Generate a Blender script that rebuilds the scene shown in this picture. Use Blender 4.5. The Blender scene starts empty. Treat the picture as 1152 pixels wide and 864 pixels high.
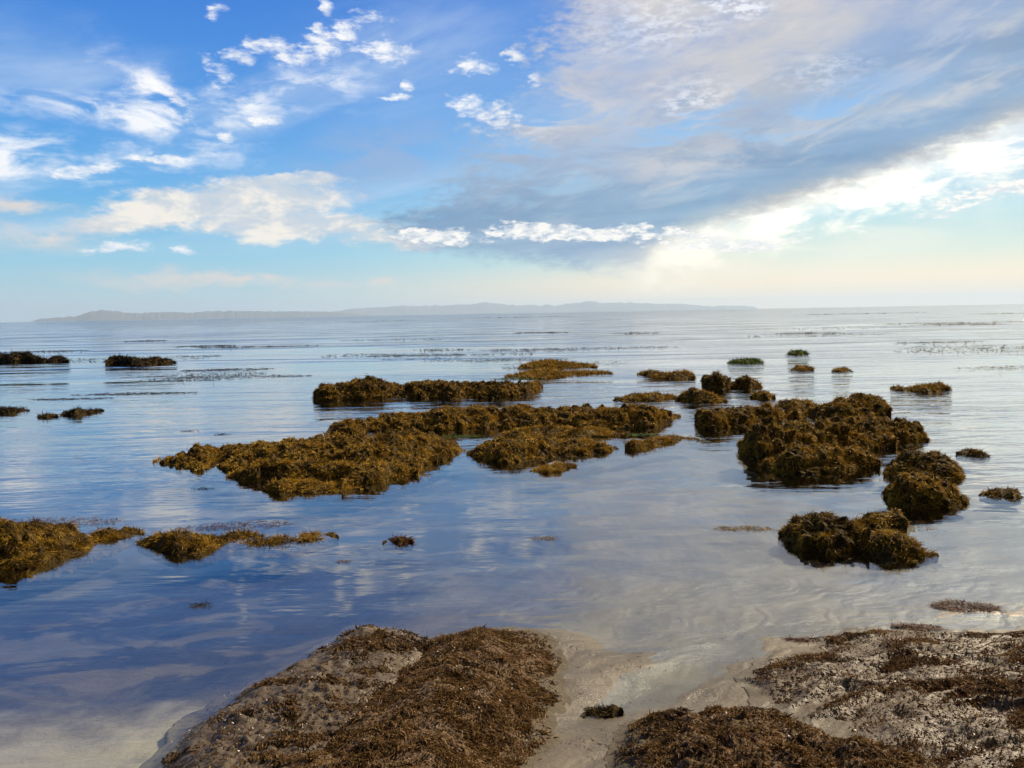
import bpy, math, numpy as np
from mathutils import Matrix, Vector

sc = bpy.context.scene
COL = sc.collection
RNG = np.random.RandomState(11)
R = math.radians

# ------------------------------------------------------------------ camera
EYE = 1.6
FPX = 887.0
PITCH, ROLL = math.atan(79.8 / FPX), R(1.03)
fwd = np.array([0, math.cos(PITCH), -math.sin(PITCH)])
r0 = np.array([1.0, 0, 0]); u0 = np.array([0, math.sin(PITCH), math.cos(PITCH)])
rgt = math.cos(ROLL) * r0 - math.sin(ROLL) * u0
upv = math.sin(ROLL) * r0 + math.cos(ROLL) * u0

cam = bpy.data.cameras.new('camera')
cam.sensor_width = 36; cam.lens = FPX / 1152 * 36
cam.clip_start = 0.05; cam.clip_end = 200000
co = bpy.data.objects.new('camera', cam); COL.objects.link(co)
co.matrix_world = Matrix(((rgt[0], upv[0], -fwd[0], 0), (rgt[1], upv[1], -fwd[1], 0), (rgt[2], upv[2], -fwd[2], EYE), (0, 0, 0, 1)))
sc.camera = co


def ray(px, py):
    px = np.asarray(px, float); py = np.asarray(py, float)
    return fwd + ((px - 576) / FPX)[..., None] * rgt + ((432 - py) / FPX)[..., None] * upv


def ground(px, py, z=0.0):
    d = ray(px, py)
    t = (z - EYE) / d[..., 2]
    return np.stack([d[..., 0] * t, d[..., 1] * t], -1)


def azel(px, py):
    d = ray(px, py)
    return math.degrees(math.atan2(d[0], d[1])), math.degrees(math.atan2(d[2], math.hypot(d[0], d[1])))


# ------------------------------------------------------------------ numpy noise
_perm = np.random.RandomState(3).permutation(256)
_perm = np.concatenate([_perm, _perm, _perm])
_grad = np.array([[1, 1, 0], [-1, 1, 0], [1, -1, 0], [-1, -1, 0], [1, 0, 1], [-1, 0, 1], [1, 0, -1], [-1, 0, -1],
                  [0, 1, 1], [0, -1, 1], [0, 1, -1], [0, -1, -1], [1, 1, 0], [-1, 1, 0], [0, -1, 1], [0, -1, -1]], float)


def pn(p):
    i = np.floor(p).astype(int); f = p - i; i &= 255
    u = f * f * f * (f * (f * 6 - 15) + 10)
    out = 0
    for dx in (0, 1):
        for dy in (0, 1):
            for dz in (0, 1):
                h = _perm[_perm[_perm[i[..., 0] + dx] + i[..., 1] + dy] + i[..., 2] + dz] & 15
                g = _grad[h]
                dot = g[..., 0] * (f[..., 0] - dx) + g[..., 1] * (f[..., 1] - dy) + g[..., 2] * (f[..., 2] - dz)
                w = (u[..., 0] if dx else 1 - u[..., 0]) * (u[..., 1] if dy else 1 - u[..., 1]) * (u[..., 2] if dz else 1 - u[..., 2])
                out = out + w * dot
    return out


def fbm(p, oct=4, gain=0.5):
    a, s, o = 1.0, 1.0, 0
    for k in range(oct):
        o = o + a * pn(p * s + 17.3 * k); a *= gain; s *= 2.03
    return o


def billow(p, oct=3, gain=0.5):
    a, s, o = 1.0, 1.0, 0
    for k in range(oct):
        o = o + a * np.abs(pn(p * s + 9.1 * k)); a *= gain; s *= 2.1
    return o


def sstep(a, b, x):
    t = np.clip((x - a) / (b - a), 0, 1)
    return t * t * (3 - 2 * t)


# ------------------------------------------------------------------ mesh helpers
def mesh_from(name, V, F, mat, attrs=None, smooth=True):
    """V (n,3), F (m,k) with constant k"""
    me = bpy.data.meshes.new(name)
    V = np.ascontiguousarray(V, dtype=np.float32); F = np.ascontiguousarray(F, dtype=np.int32)
    m, k = F.shape
    me.vertices.add(len(V)); me.vertices.foreach_set('co', V.ravel())
    me.loops.add(m * k); me.loops.foreach_set('vertex_index', F.ravel())
    me.polygons.add(m)
    me.polygons.foreach_set('loop_start', np.arange(0, m * k, k, dtype=np.int32))
    me.polygons.foreach_set('use_smooth', np.full(m, smooth))
    me.update(calc_edges=True)
    for an, data in (attrs or {}).items():
        a = me.attributes.new(an, 'FLOAT', 'POINT')
        a.data.foreach_set('value', np.ascontiguousarray(data, dtype=np.float32))
    me.materials.append(mat)
    me.validate()
    return me


def link(name, me, parent=None, loc=None):
    o = bpy.data.objects.new(name, me); COL.objects.link(o)
    if parent is not None:
        o.parent = parent
    return o


def tag(o, label=None, cat=None, group=None, kind=None):
    for k, v in (('label', label), ('category', cat), ('group', group), ('kind', kind)):
        if v: o[k] = v
    return o


def gridfaces(a, b):
    i = np.arange(a - 1)[:, None] * b + np.arange(b - 1)[None, :]
    i = i.ravel()
    return np.stack([i, i + b, i + b + 1, i + 1], -1)


def gridnormals(G):
    du = np.gradient(G, axis=0); dv = np.gradient(G, axis=1)
    n = np.cross(du, dv)
    return n / np.maximum(np.linalg.norm(n, axis=-1, keepdims=True), 1e-9)


# ------------------------------------------------------------------ shader expression helper
def lin(*c):
    return tuple(((v / 255) / 12.92 if v / 255 <= 0.04045 else ((v / 255 + 0.055) / 1.055) ** 2.4) for v in c)


class X:
    nt = None

    def __init__(s, v): s.v = v.v if isinstance(v, X) else v

    @staticmethod
    def put(sock, v):
        v = v.v if isinstance(v, X) else v
        if isinstance(v, bpy.types.NodeSocket):
            X.nt.links.new(v, sock)
        elif isinstance(v, (tuple, list)):
            sock.default_value = tuple(v) + ((1.0,) if len(v) == 3 and len(sock.default_value) == 4 else ())
        else:
            sock.default_value = v

    @staticmethod
    def m(op, *a, clamp=False):
        n = X.nt.nodes.new('ShaderNodeMath'); n.operation = op; n.use_clamp = clamp
        for i, v in enumerate(a): X.put(n.inputs[i], v)
        return X(n.outputs[0])

    def __add__(s, o): return X.m('ADD', s, o)
    __radd__ = __add__
    def __sub__(s, o): return X.m('SUBTRACT', s, o)
    def __rsub__(s, o): return X.m('SUBTRACT', o, s)
    def __mul__(s, o): return X.m('MULTIPLY', s, o)
    __rmul__ = __mul__
    def __truediv__(s, o): return X.m('DIVIDE', s, o)
    def __rtruediv__(s, o): return X.m('DIVIDE', o, s)
    def __pow__(s, o): return X.m('POWER', s, o)


def clamp01(a): return X.m('ADD', a, 0.0, clamp=True)


def ss(a, b, x, lo=0.0, hi=1.0):
    n = X.nt.nodes.new('ShaderNodeMapRange'); n.interpolation_type = 'SMOOTHSTEP'
    X.put(n.inputs[0], x)
    if isinstance(a, (int, float)) and isinstance(b, (int, float)) and a > b:
        a, b, lo, hi = b, a, hi, lo
    for i, v in enumerate((a, b, lo, hi)): X.put(n.inputs[i + 1], v)
    return X(n.outputs[0])


def xyz(x, y, z=0.0):
    n = X.nt.nodes.new('ShaderNodeCombineXYZ')
    for i, v in enumerate((x, y, z)): X.put(n.inputs[i], v)
    return X(n.outputs[0])


def sep(v):
    n = X.nt.nodes.new('ShaderNodeSeparateXYZ'); X.put(n.inputs[0], v)
    return [X(o) for o in n.outputs]


def nz(vec, scale=1.0, detail=4.0, rough=0.55, dist=0.0, col=False, lac=2.0, kind='FBM'):
    n = X.nt.nodes.new('ShaderNodeTexNoise'); n.noise_dimensions = '3D'
    n.noise_type = kind
    X.put(n.inputs['Vector'], vec); X.put(n.inputs['Scale'], scale); X.put(n.inputs['Detail'], detail)
    X.put(n.inputs['Roughness'], rough); X.put(n.inputs['Distortion'], dist); X.put(n.inputs['Lacunarity'], lac)
    return X(n.outputs['Color' if col else 'Fac'])


def mix(f, a, b, blend='MIX'):
    n = X.nt.nodes.new('ShaderNodeMix'); n.data_type = 'RGBA'; n.blend_type = blend
    X.put(n.inputs[0], f); X.put(n.inputs[6], a); X.put(n.inputs[7], b)
    return X(n.outputs[2])


def fmix(f, a, b):
    n = X.nt.nodes.new('ShaderNodeMix'); n.data_type = 'FLOAT'
    X.put(n.inputs[0], f); X.put(n.inputs[2], a); X.put(n.inputs[3], b)
    return X(n.outputs[0])


def ramp(f, stops, interp='LINEAR'):
    n = X.nt.nodes.new('ShaderNodeValToRGB'); cr = n.color_ramp; cr.interpolation = interp
    while len(cr.elements) < len(stops): cr.elements.new(0.5)
    for e, (p, c) in zip(cr.elements, stops):
        e.position = p; e.color = (*c, 1) if len(c) == 3 else c
    X.put(n.inputs[0], f)
    return X(n.outputs[0])


def vscale(v, s):
    n = X.nt.nodes.new('ShaderNodeVectorMath'); n.operation = 'SCALE'
    X.put(n.inputs[0], v); X.put(n.inputs['Scale'], s)
    return X(n.outputs[0])


def vmul(v, t):
    n = X.nt.nodes.new('ShaderNodeVectorMath'); n.operation = 'MULTIPLY'
    X.put(n.inputs[0], v); X.put(n.inputs[1], t)
    return X(n.outputs[0])


def curve1(x, pts, x0, x1, y0, y1):
    """piecewise linear function through pts via a colour ramp"""
    f = X.m('DIVIDE', X(x) - x0, x1 - x0, clamp=True)
    g = ramp(f, [((p - x0) / (x1 - x0), ((v - y0) / (y1 - y0),) * 3) for p, v in pts])
    n = X.nt.nodes.new('ShaderNodeSeparateColor'); X.put(n.inputs[0], g)
    return X(n.outputs[0]) * (y1 - y0) + y0


def new_mat(name):
    m = bpy.data.materials.new(name); m.use_nodes = True
    nt = m.node_tree; nt.nodes.clear(); X.nt = nt
    out = nt.nodes.new('ShaderNodeOutputMaterial')
    return m, nt, out


def geo_pos():
    n = X.nt.nodes.new('ShaderNodeNewGeometry')
    return X(n.outputs['Position'])


def attr(name):
    n = X.nt.nodes.new('ShaderNodeAttribute'); n.attribute_name = name
    return X(n.outputs['Fac'])


def bump(h, strength=1.0, dist=0.01, normal=None):
    n = X.nt.nodes.new('ShaderNodeBump')
    X.put(n.inputs['Strength'], strength); X.put(n.inputs['Distance'], dist); X.put(n.inputs['Height'], h)
    if normal is not None: X.put(n.inputs['Normal'], normal)
    return X(n.outputs[0])


def principled(**kw):
    n = X.nt.nodes.new('ShaderNodeBsdfPrincipled')
    for k, v in kw.items(): X.put(n.inputs[k.replace('_', ' ')], v)
    return X(n.outputs[0])


def mixsh(f, a, b):
    n = X.nt.nodes.new('ShaderNodeMixShader')
    X.put(n.inputs[0], f); X.nt.links.new(a.v, n.inputs[1]); X.nt.links.new(b.v, n.inputs[2])
    return X(n.outputs[0])


# ------------------------------------------------------------------ sun and sky
SUN_AZ, SUN_EL = 48.0, 38.0
SKY_K = 0.1
w = bpy.data.worlds.new('World'); sc.world = w; w.use_nodes = True
nt = w.node_tree; nt.nodes.clear(); X.nt = nt
wout = nt.nodes.new('ShaderNodeOutputWorld'); bg = nt.nodes.new('ShaderNodeBackground')
nt.links.new(bg.outputs[0], wout.inputs[0])
tc = nt.nodes.new('ShaderNodeTexCoord')
D = X(tc.outputs['Generated'])
dx, dy, dz = sep(D)
el = X.m('ARCSINE', dz) * 57.2958
az = X.m('ARCTAN2', dx, dy) * 57.2958
sky = nt.nodes.new('ShaderNodeTexSky'); sky.sky_type = 'NISHITA'; sky.sun_disc = False
sky.sun_elevation = R(SUN_EL); sky.sun_rotation = R(SUN_AZ)
sky.air_density = 1.0; sky.dust_density = 1.2; sky.ozone_density = 2.0
nish = vscale(X(sky.outputs[0]), SKY_K)

ef = X.m('DIVIDE', el, 60.0, clamp=True)
left = ramp(ef, [(0, lin(178, 198, 208)), (1.5 / 60, lin(172, 206, 214)), (4 / 60, lin(140, 200, 226)), (8 / 60, lin(92, 172, 228)),
                 (13 / 60, lin(70, 150, 224)), (20 / 60, lin(46, 122, 212)), (35 / 60, lin(28, 86, 184)), (1, lin(20, 60, 145))])
right = ramp(ef, [(0, (1.05, 0.80, 0.48)), (2.0 / 60, (1.0, 0.82, 0.55)), (3.5 / 60, lin(206, 228, 216)), (6 / 60, lin(176, 218, 228)),
                  (10 / 60, lin(150, 195, 232)), (20 / 60, lin(70, 135, 215)), (35 / 60, lin(35, 90, 185)), (1, lin(22, 60, 145))])
clear = mix(ss(-22.0, 16.0, az), left, right)
clear = mix(0.06, clear, nish)

uv = xyz(az, el * 2.4, 0.0)
wn = nz(uv, 0.11, 6, 0.6, col=True)
wr = X.nt.nodes.new('ShaderNodeSeparateColor'); X.put(wr.inputs[0], wn)
wx = X(wr.outputs[0]) - 0.5; wy = X(wr.outputs[1]) - 0.5
wn2 = nz(uv, 0.5, 5, 0.6, col=True)
wr2 = X.nt.nodes.new('ShaderNodeSeparateColor'); X.put(wr2.inputs[0], wn2)
wx2 = X(wr2.outputs[0]) - 0.5; wy2 = X(wr2.outputs[1]) - 0.5
azw = az + wx * 9.0 + wx2 * 3.0
elw = el + wy * 3.2 + wy2 * 1.3

n_big = nz(uv, 0.09, 8, 0.58)
n_mid = nz(uv, 0.26, 8, 0.6, 0.4)
n_fine = nz(uv, 1.0, 9, 0.64, 0.2)
# sheet coordinates: a cloud layer overhead seen in perspective
k = 1.0 / (X.m('MAXIMUM', dz, 0.0) + 0.07)
sh = xyz(dx * k, dy * k, 0.0)
shr = xyz((dx * k) * 0.5 + (dy * k) * 0.87, ((dy * k) * 0.5 - (dx * k) * 0.87) * 0.35, 0.0)
n_sh = nz(shr, 1.6, 9, 0.6, 0.5)
n_sh2 = nz(sh, 2.6, 9, 0.62, 0.6)


def blob(px, py, rx, ry, rot=0.0, soft=0.75, aw=azw, ew=elw):
    """soft ellipse mask round the direction of a sky point; radii in degrees"""
    a0, e0 = azel(px, py)
    ca, sa = math.cos(R(rot)), math.sin(R(rot))
    da = aw - a0; de = ew - e0
    p = (da * ca + de * sa) / rx; q = (de * ca - da * sa) / ry
    r = X.m('SQRT', p * p + q * q)
    return ss(1.0 + soft * 0.5, 1.0 - soft, r)


def mx(*a):
    o = a[0]
    for b in a[1:]: o = X.m('MAXIMUM', o, b)
    return o


def cut(mask, lo, hi, a=1.6, b=0.7):
    '''cloud cover: the soft mask broken up by noise, then cut off sharply'''
    return ss(lo, hi, mask * 1.15 + (n_fine - 0.5) * a + (n_mid - 0.5) * b) * ss(0.02, 0.30, mask)


azp = az + wx * 2.0 + wx2 * 2.4; elp = el + wy * 1.0 + wy2 * 1.3
pb = lambda *a, **k: blob(*a, aw=azp, ew=elp, **k)
c = clear
# thin cirrus veil, upper left and mid left
veil = mx(blob(120, 95, 15, 2.6, -10, 1.0), blob(300, 110, 9, 3.2, 18, 1.0) * 0.9, blob(60, 240, 8, 2.6, 0, 1.0) * 0.9, blob(440, 60, 9, 4.0, 15, 1.0), blob(350, 230, 14, 3.2, 8, 1.0) * 0.8)
c = mix(clamp01(veil * ss(0.36, 0.72, n_sh) * 0.55), c, lin(205, 220, 236))
# brighter wisps inside it
wisp = mx(blob(185, 118, 5.0, 1.3, -38, 0.9), blob(150, 132, 7.5, 1.2, -4, 1.0), blob(275, 120, 4.0, 1.6, 20, 1.0) * 0.8, blob(350, 95, 4.0, 1.6, 10, 1.0) * 0.8, blob(90, 190, 3.6, 0.8, 12, 0.9), blob(170, 177, 3.2, 0.6, 4, 0.9) * 0.7, blob(10, 178, 3.4, 1.4, 10, 1.0))
c = mix(clamp01(wisp * ss(0.40, 0.66, n_mid) * 1.25), c, lin(240, 243, 248))
# small cumulus puffs in a row
puff = mx(pb(268, 62, 1.3, 0.9, 0, 0.8), pb(298, 51, 1.7, 0.8, 0, 0.8), pb(325, 62, 1.6, 0.8, 0, 0.8), pb(360, 52, 1.7, 1.1, 0, 0.8), pb(388, 33, 1.0, 0.8, 0, 0.8), pb(366, 7, 0.8, 0.6, 0, 0.8), pb(355, 32, 0.7, 0.5, 0, 0.8),
          pb(432, 58, 2.4, 0.9, 0, 0.9), pb(582, 63, 0.8, 0.6, 0, 0.8), pb(530, 75, 1.8, 0.7, 0, 0.9), pb(450, 108, 1.2, 0.4, 0, 0.8), pb(300, 134, 1.5, 0.4, 5, 0.8), pb(255, 152, 0.7, 0.4, 0, 0.8), pb(240, 12, 0.8, 0.5, 0, 0.8), pb(200, 282, 1.0, 0.4, 0, 0.8), pb(132, 280, 2.2, 0.5, 5, 0.8),
          pb(412, 20, 2.0, 0.8, 0, 1.0) * 0.8, pb(250, 85, 1.2, 1.2, 0, 1.0) * 0.8, pb(190, 110, 2.6, 0.55, -38, 0.8), pb(180, 176, 2.4, 0.35, 3, 0.9), pb(95, 190, 3.0, 0.4, 10, 0.8), pb(545, 125, 3.0, 0.9, -15, 0.9), pb(460, 95, 0.6, 0.3, 0, 0.8), pb(600, 90, 0.7, 0.5, 0, 0.9))
pcol = mix(ss(0.40, 0.60, n_mid * 0.5 + n_fine * 0.5), lin(214, 222, 236), lin(250, 249, 248))
c = mix(clamp01(cut(puff, 0.30, 1.45, 2.6, 1.2) * 0.92), c, pcol)
# broad cream bank, left of centre
bank = mx(blob(270, 225, 9.5, 1.8, 4, 0.6), blob(170, 250, 7.0, 1.1, 4, 0.8), blob(330, 255, 8.5, 1.4, 0, 0.7), blob(340, 203, 4.5, 0.7, 3, 0.6), blob(440, 272, 6, 0.9, -2, 0.8))
bank_c = mix(ss(0.42, 0.62, n_mid + wy2 * 0.4), lin(200, 208, 216), lin(246, 238, 226))
c = mix(clamp01(cut(bank, 0.22, 1.15, 1.2, 1.6) * 0.95), c, bank_c)
low = mx(blob(250, 313, 9.0, 0.55, -2, 0.8), blob(30, 262, 5, 1.0, 0, 0.9) * 0.8, blob(20, 228, 3.5, 0.5, 0, 0.9), blob(440, 315, 1.6, 0.3, 0, 0.9))
c = mix(clamp01(low * ss(0.30, 0.60, n_mid) * 0.9), c, lin(224, 214, 206))

# the big deck filling the upper right
lo_pts = [azel(*p) for p in [(395, 272), (450, 280), (520, 290), (600, 298), (680, 306), (722, 309), (745, 290), (800, 264), (850, 247), (920, 228), (1000, 204), (1060, 184), (1152, 146)]]
elow = curve1(az, [(-40, 14), (-20, 8)] + lo_pts + [(45, 15), (70, 22)], -40, 70, 0, 24)
le_pts = sorted([azel(*p)[::-1] for p in [(640, 0), (618, 60), (596, 110), (556, 140), (525, 190), (490, 225), (430, 250), (420, 285), (470, 310)]])
alef = curve1(el, [(0, 0)] + le_pts + [(26, -14), (34, -18), (60, -60)], 0, 60, -60, 10)
edge_lo = ss(-0.6, 1.1, el - elow + wy * 1.8 + wy2 * 1.6 + (n_fine - 0.5) * 1.6)
grey = blob(440, 175, 5.5, 2.4, 6, 1.0)
c = mix(clamp01(grey * ss(0.34, 0.58, n_mid) * 0.7), c, lin(150, 172, 208))
edge_l = ss(-2.5, 2.5, az - alef + wx * 11 + wx2 * 5 + (n_fine - 0.5) * 7)
deck = edge_lo * edge_l
holes = ss(0.46, 0.60, n_sh2) * mx(blob(770, 140, 5.5, 2.2, 10, 0.9), blob(915, 125, 6.5, 2.0, 14, 0.9), blob(600, 150, 7, 5, 0, 1.0), blob(560, 40, 6, 4, 0, 1.0), blob(680, 60, 5, 3, 0, 1.0) * 0.5)
hi = ss(2.0, 13.0, el - elow)
d_low = mix(ss(0.35, 0.65, n_sh), lin(100, 138, 178), lin(140, 168, 198))
d_up = mix(ss(0.33, 0.58, n_sh2 * 0.5 + n_big * 0.5), lin(146, 166, 202), lin(203, 200, 202))
dcol = mix(hi, d_low, d_up)
streak = ss(0.50, 0.68, nz(xyz(az * 0.35 - el * 0.1, el * 1.1 - az * 0.33, 3.0), 0.55, 8, 0.6, 0.4)) * ss(1.0, 4.0, el - elow)
dcol = mix(streak * 0.5, dcol, lin(214, 209, 206))
dcol = mix(clamp01(mx(blob(790, 175, 7, 1.2, 6, 1.0), blob(1040, 115, 6, 0.9, 12, 1.0), blob(640, 125, 5, 1.5, -5, 1.0)) * ss(0.35, 0.6, n_mid) * 0.6), dcol, lin(218, 212, 208))
dcol = mix(mx(blob(870, 215, 14, 1.3, 16, 1.0), blob(640, 235, 10, 1.8, 0, 1.0)) * 0.7, dcol, lin(122, 154, 188))
dcol = mix(clamp01(mx(blob(730, 30, 5, 1.6, 0, 1.0), blob(830, 2, 2.4, 1.0, 0, 0.9) * 1.8, blob(920, 75, 3, 1.2, 0, 1.0) * 0.6, blob(560, 130, 4.0, 1.2, -15, 1.0) * 1.2, blob(790, 105, 3, 1.4, 0, 1.0)) * ss(0.42, 0.62, n_fine) * 0.8), dcol, lin(232, 234, 240))
warm_edge = ss(2.6, 0.0, el - elow + wy2 * 1.5) * ss(6.0, 13.0, az)
dcol = mix(warm_edge * 0.75, dcol, lin(214, 203, 184))
dens = clamp01(deck * (1.0 - holes * 0.9) * (0.80 + 0.2 * ss(0.35, 0.6, n_big)))
c = mix(dens, c, dcol)
# silver lining along the deck's lower edge, towards the sun
dlt = el - elow + wy * 1.8 + wy2 * 1.6 + (n_fine - 0.5) * 1.6
lining = ss(-2.8, -0.7, dlt + (n_mid - 0.5) * 6.0) * ss(1.6, -0.5, dlt) * ss(8.0, 12.0, az)
c = mix(clamp01(lining * (0.45 + 0.65 * ss(0.35, 0.6, n_mid))), c, (1.25, 1.18, 1.02))
glow = mx(blob(1100, 215, 12, 2.4, 22, 1.0), blob(780, 290, 5, 1.6, 15, 1.0) * 0.9, blob(900, 265, 9, 1.4, 14, 1.0) * 0.9)
c = mix(glow * 0.35 * ss(0.3, 0.65, n_mid), c, (1.1, 1.02, 0.88))
warm = mx(blob(790, 305, 8, 2.6, 6, 1.0), blob(960, 300, 14, 2.4, 0, 1.0) * 0.6)
c = mix(warm * 0.6, c, (1.0, 0.90, 0.70))
low_puffs = mx(blob(820, 275, 7, 0.5, 2, 0.9), blob(760, 268, 7, 0.5, -4, 0.9), blob(640, 260, 8.0, 0.75, -3, 0.8), blob(480, 268, 5.0, 0.7, -3, 0.9), blob(1130, 215, 5, 0.5, 10, 0.9), blob(1060, 240, 4, 0.35, 10, 0.9) * 0.8)
c = mix(clamp01(cut(low_puffs, 0.35, 1.1, 2.8, 0.6) * 0.95), c, mix(ss(0.4, 0.6, n_fine), lin(216, 222, 228), lin(255, 251, 244)))
# patches above the frame on the clear side, mirrored in the near water
over = ss(22.0, 26.0, el) * ss(0.52, 0.62, n_sh2) * ss(60.0, 40.0, el)
c = mix(clamp01(over * 0.7), c, lin(224, 222, 220))
# the deck overhead is thinner and creamy
c = mix(clamp01(ss(19.0, 25.0, el) * ss(-9.0, 4.0, az + wx * 12.0) * ss(75.0, 45.0, az) * ss(0.38, 0.58, n_sh2) * 0.75), c, lin(218, 208, 190))
# below the horizon: same tone as the far sea
c = mix(ss(0.0, -2.0, el), c, lin(150, 160, 165))
# unseen sky behind the camera, dimmed to keep the rock fronts dark
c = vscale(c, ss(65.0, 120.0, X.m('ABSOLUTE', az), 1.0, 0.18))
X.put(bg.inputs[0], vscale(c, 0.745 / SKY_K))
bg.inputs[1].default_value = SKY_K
w.cycles.sampling_method = 'MANUAL'; w.cycles.sample_map_resolution = 1024

sl = bpy.data.lights.new('sun', 'SUN'); sl.energy = 5.0; sl.angle = R(4.0); sl.color = (1.0, 0.82, 0.58)
so = bpy.data.objects.new('sun', sl); COL.objects.link(so)
sd = Vector((math.sin(R(SUN_AZ)) * math.cos(R(SUN_EL)), math.cos(R(SUN_AZ)) * math.cos(R(SUN_EL)), math.sin(R(SUN_EL))))
so.rotation_euler = sd.to_track_quat('Z', 'Y').to_euler()
so.location = (30, 30, 30)

sc.view_settings.view_transform = 'Standard'; sc.view_settings.look = 'None'
sc.view_settings.exposure = 0.55; sc.view_settings.gamma = 1.0
sc.cycles.use_denoising = True; sc.cycles.sample_clamp_direct = 12.0; sc.cycles.sample_clamp_indirect = 4.0
sc.cycles.max_bounces = 8; sc.cycles.transparent_max_bounces = 12; sc.cycles.volume_bounces = 1
sc.cycles.caustics_reflective = False; sc.cycles.caustics_refractive = False

# ------------------------------------------------------------------ materials
# water
M_WATER, nt, out = new_mat('sea_water')
P = geo_pos(); px_, py_, pz_ = sep(P)
dist = X.m('SQRT', px_ * px_ + py_ * py_)
rip = nz(vmul(P, (2.2, 5.5, 1.0)), 1.0, 3, 0.5, 0.3)          # small ripples
rip2 = nz(vmul(P, (0.45, 1.7, 1.0)), 1.0, 4, 0.55, 0.6)       # wavelets
swell = nz(vmul(P, (0.03, 0.16, 1.0)), 1.0, 4, 0.55, 0.3)     # longer swell, seen as bands far out
patch = ss(0.38, 0.62, nz(vmul(P, (0.05, 0.22, 1.0)), 1.0, 3, 0.5, 0.5))
patch_n = ss(0.36, 0.66, nz(vmul(P, (0.55, 0.8, 1.0)), 1.0, 2, 0.5, 0.5))
side = ss(0.0, 6.0, px_ - 0.15 * py_ + 1.0)
amp = ss(4.0, 17.0, dist) * (0.45 + 1.0 * side) * (0.35 + 0.65 * patch) + 0.09 * (0.3 + patch_n)
h = rip * 0.012 * amp + rip2 * 0.07 * amp * ss(120.0, 20.0, dist, 0.35, 1.0) + swell * 0.6 * ss(14.0, 60.0, dist) * (0.2 + patch)
nrm = bump(h, 1.0, 1.0)
lw = nt.nodes.new('ShaderNodeLayerWeight'); lw.inputs['Blend'].default_value = 0.5
X.put(lw.inputs['Normal'], nrm)
fresnel = 0.03 + 0.97 * (X(lw.outputs['Facing']) ** 3.7)
gl = nt.nodes.new('ShaderNodeBsdfGlossy'); gl.inputs['Roughness'].default_value = 0.03
gl.inputs['Color'].default_value = (0.97, 0.98, 1.0, 1)
X.put(gl.inputs['Normal'], nrm)
tr = nt.nodes.new('ShaderNodeBsdfTransparent'); tr.inputs['Color'].default_value = (0.90, 0.95, 0.96, 1)
X.put(out.inputs[0], mixsh(fresnel, X(tr.outputs[0]), X(gl.outputs[0])))

# sand and sea floor
M_SAND, nt, out = new_mat('wet_sand')
P = geo_pos(); px_, py_, pz_ = sep(P)
s1 = nz(P, 3.0, 5, 0.6); s2 = nz(P, 60, 3, 0.6); s3 = nz(P, 420, 2, 0.6)
col = mix(ss(0.3, 0.7, s1), (0.084, 0.071, 0.049), (0.122, 0.102, 0.071))
col = mix(ss(0.55, 0.75, s2) * 0.35, col, (0.16, 0.125, 0.095))
col = mix(ss(0.62, 0.8, s3) * 0.6, col, (0.09, 0.07, 0.055))
# a bank of paler sand in the left corner of the pool
col = mix(ss(-1.05, -1.35, px_ + (s1 - 0.5) * 0.8) * ss(3.35, 2.95, py_ + (s1 - 0.5) * 1.0), col, (0.34, 0.30, 0.21))
# weed covered reef on the sea floor beyond the bare sand
wd = nz(vmul(P, (1.3, 2.3, 1.0)), 1.0, 6, 0.64, 0.7)
near_m = ss(2.9, 3.9, py_ - 2.2 * ss(-1.1, -1.5, px_) * ss(3.4, 3.0, py_) - ss(-1.6, 0.2, px_) * 1.7 + (wd - 0.5) * 3.0)
far_m = ss(9.0, 14.0, py_)
weed_f = mx(ss(0.43, 0.50, wd) * near_m, ss(0.36, 0.52, wd) * far_m, ss(10.0, 20.0, py_))
weed_f = weed_f * ss(1.6, -0.4, px_ - 0.15 * py_ , 0.35, 1.0)
weed_c = mix(nz(P, 14, 4, 0.6), (0.012, 0.018, 0.03), (0.05, 0.045, 0.04))
col = mix(weed_f, col, weed_c)
X.put(out.inputs[0], principled(Base_Color=col, Roughness=fmix(ss(0.35, 0.65, s1), 0.30, 0.55), Specular_IOR_Level=0.35,
                                Normal=bump(s2 * 0.6 + s3 * 0.35 + s1 + nz(vmul(P, (9, 24, 1)), 1.0, 4, 0.6, 0.8) * 1.3, 0.7, 0.006)))

# rock under the weed
M_ROCK, nt, out = new_mat('weedy_rock')
P = geo_pos()
a = nz(P, 9, 6, 0.65, 0.3); b = nz(P, 70, 4, 0.6)
col = ramp(a, [(0.3, (0.014, 0.009, 0.003)), (0.5, (0.06, 0.036, 0.008)), (0.62, (0.12, 0.075, 0.014)), (0.75, (0.07, 0.04, 0.015))])
col = mix(ss(0.4, 0.7, b) * 0.6, col, (0.015, 0.010, 0.006))
X.put(out.inputs[0], principled(Base_Color=col, Roughness=0.85, Specular_IOR_Level=0.1, Normal=bump(a + b * 0.4, 0.8, 0.02)))

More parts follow.
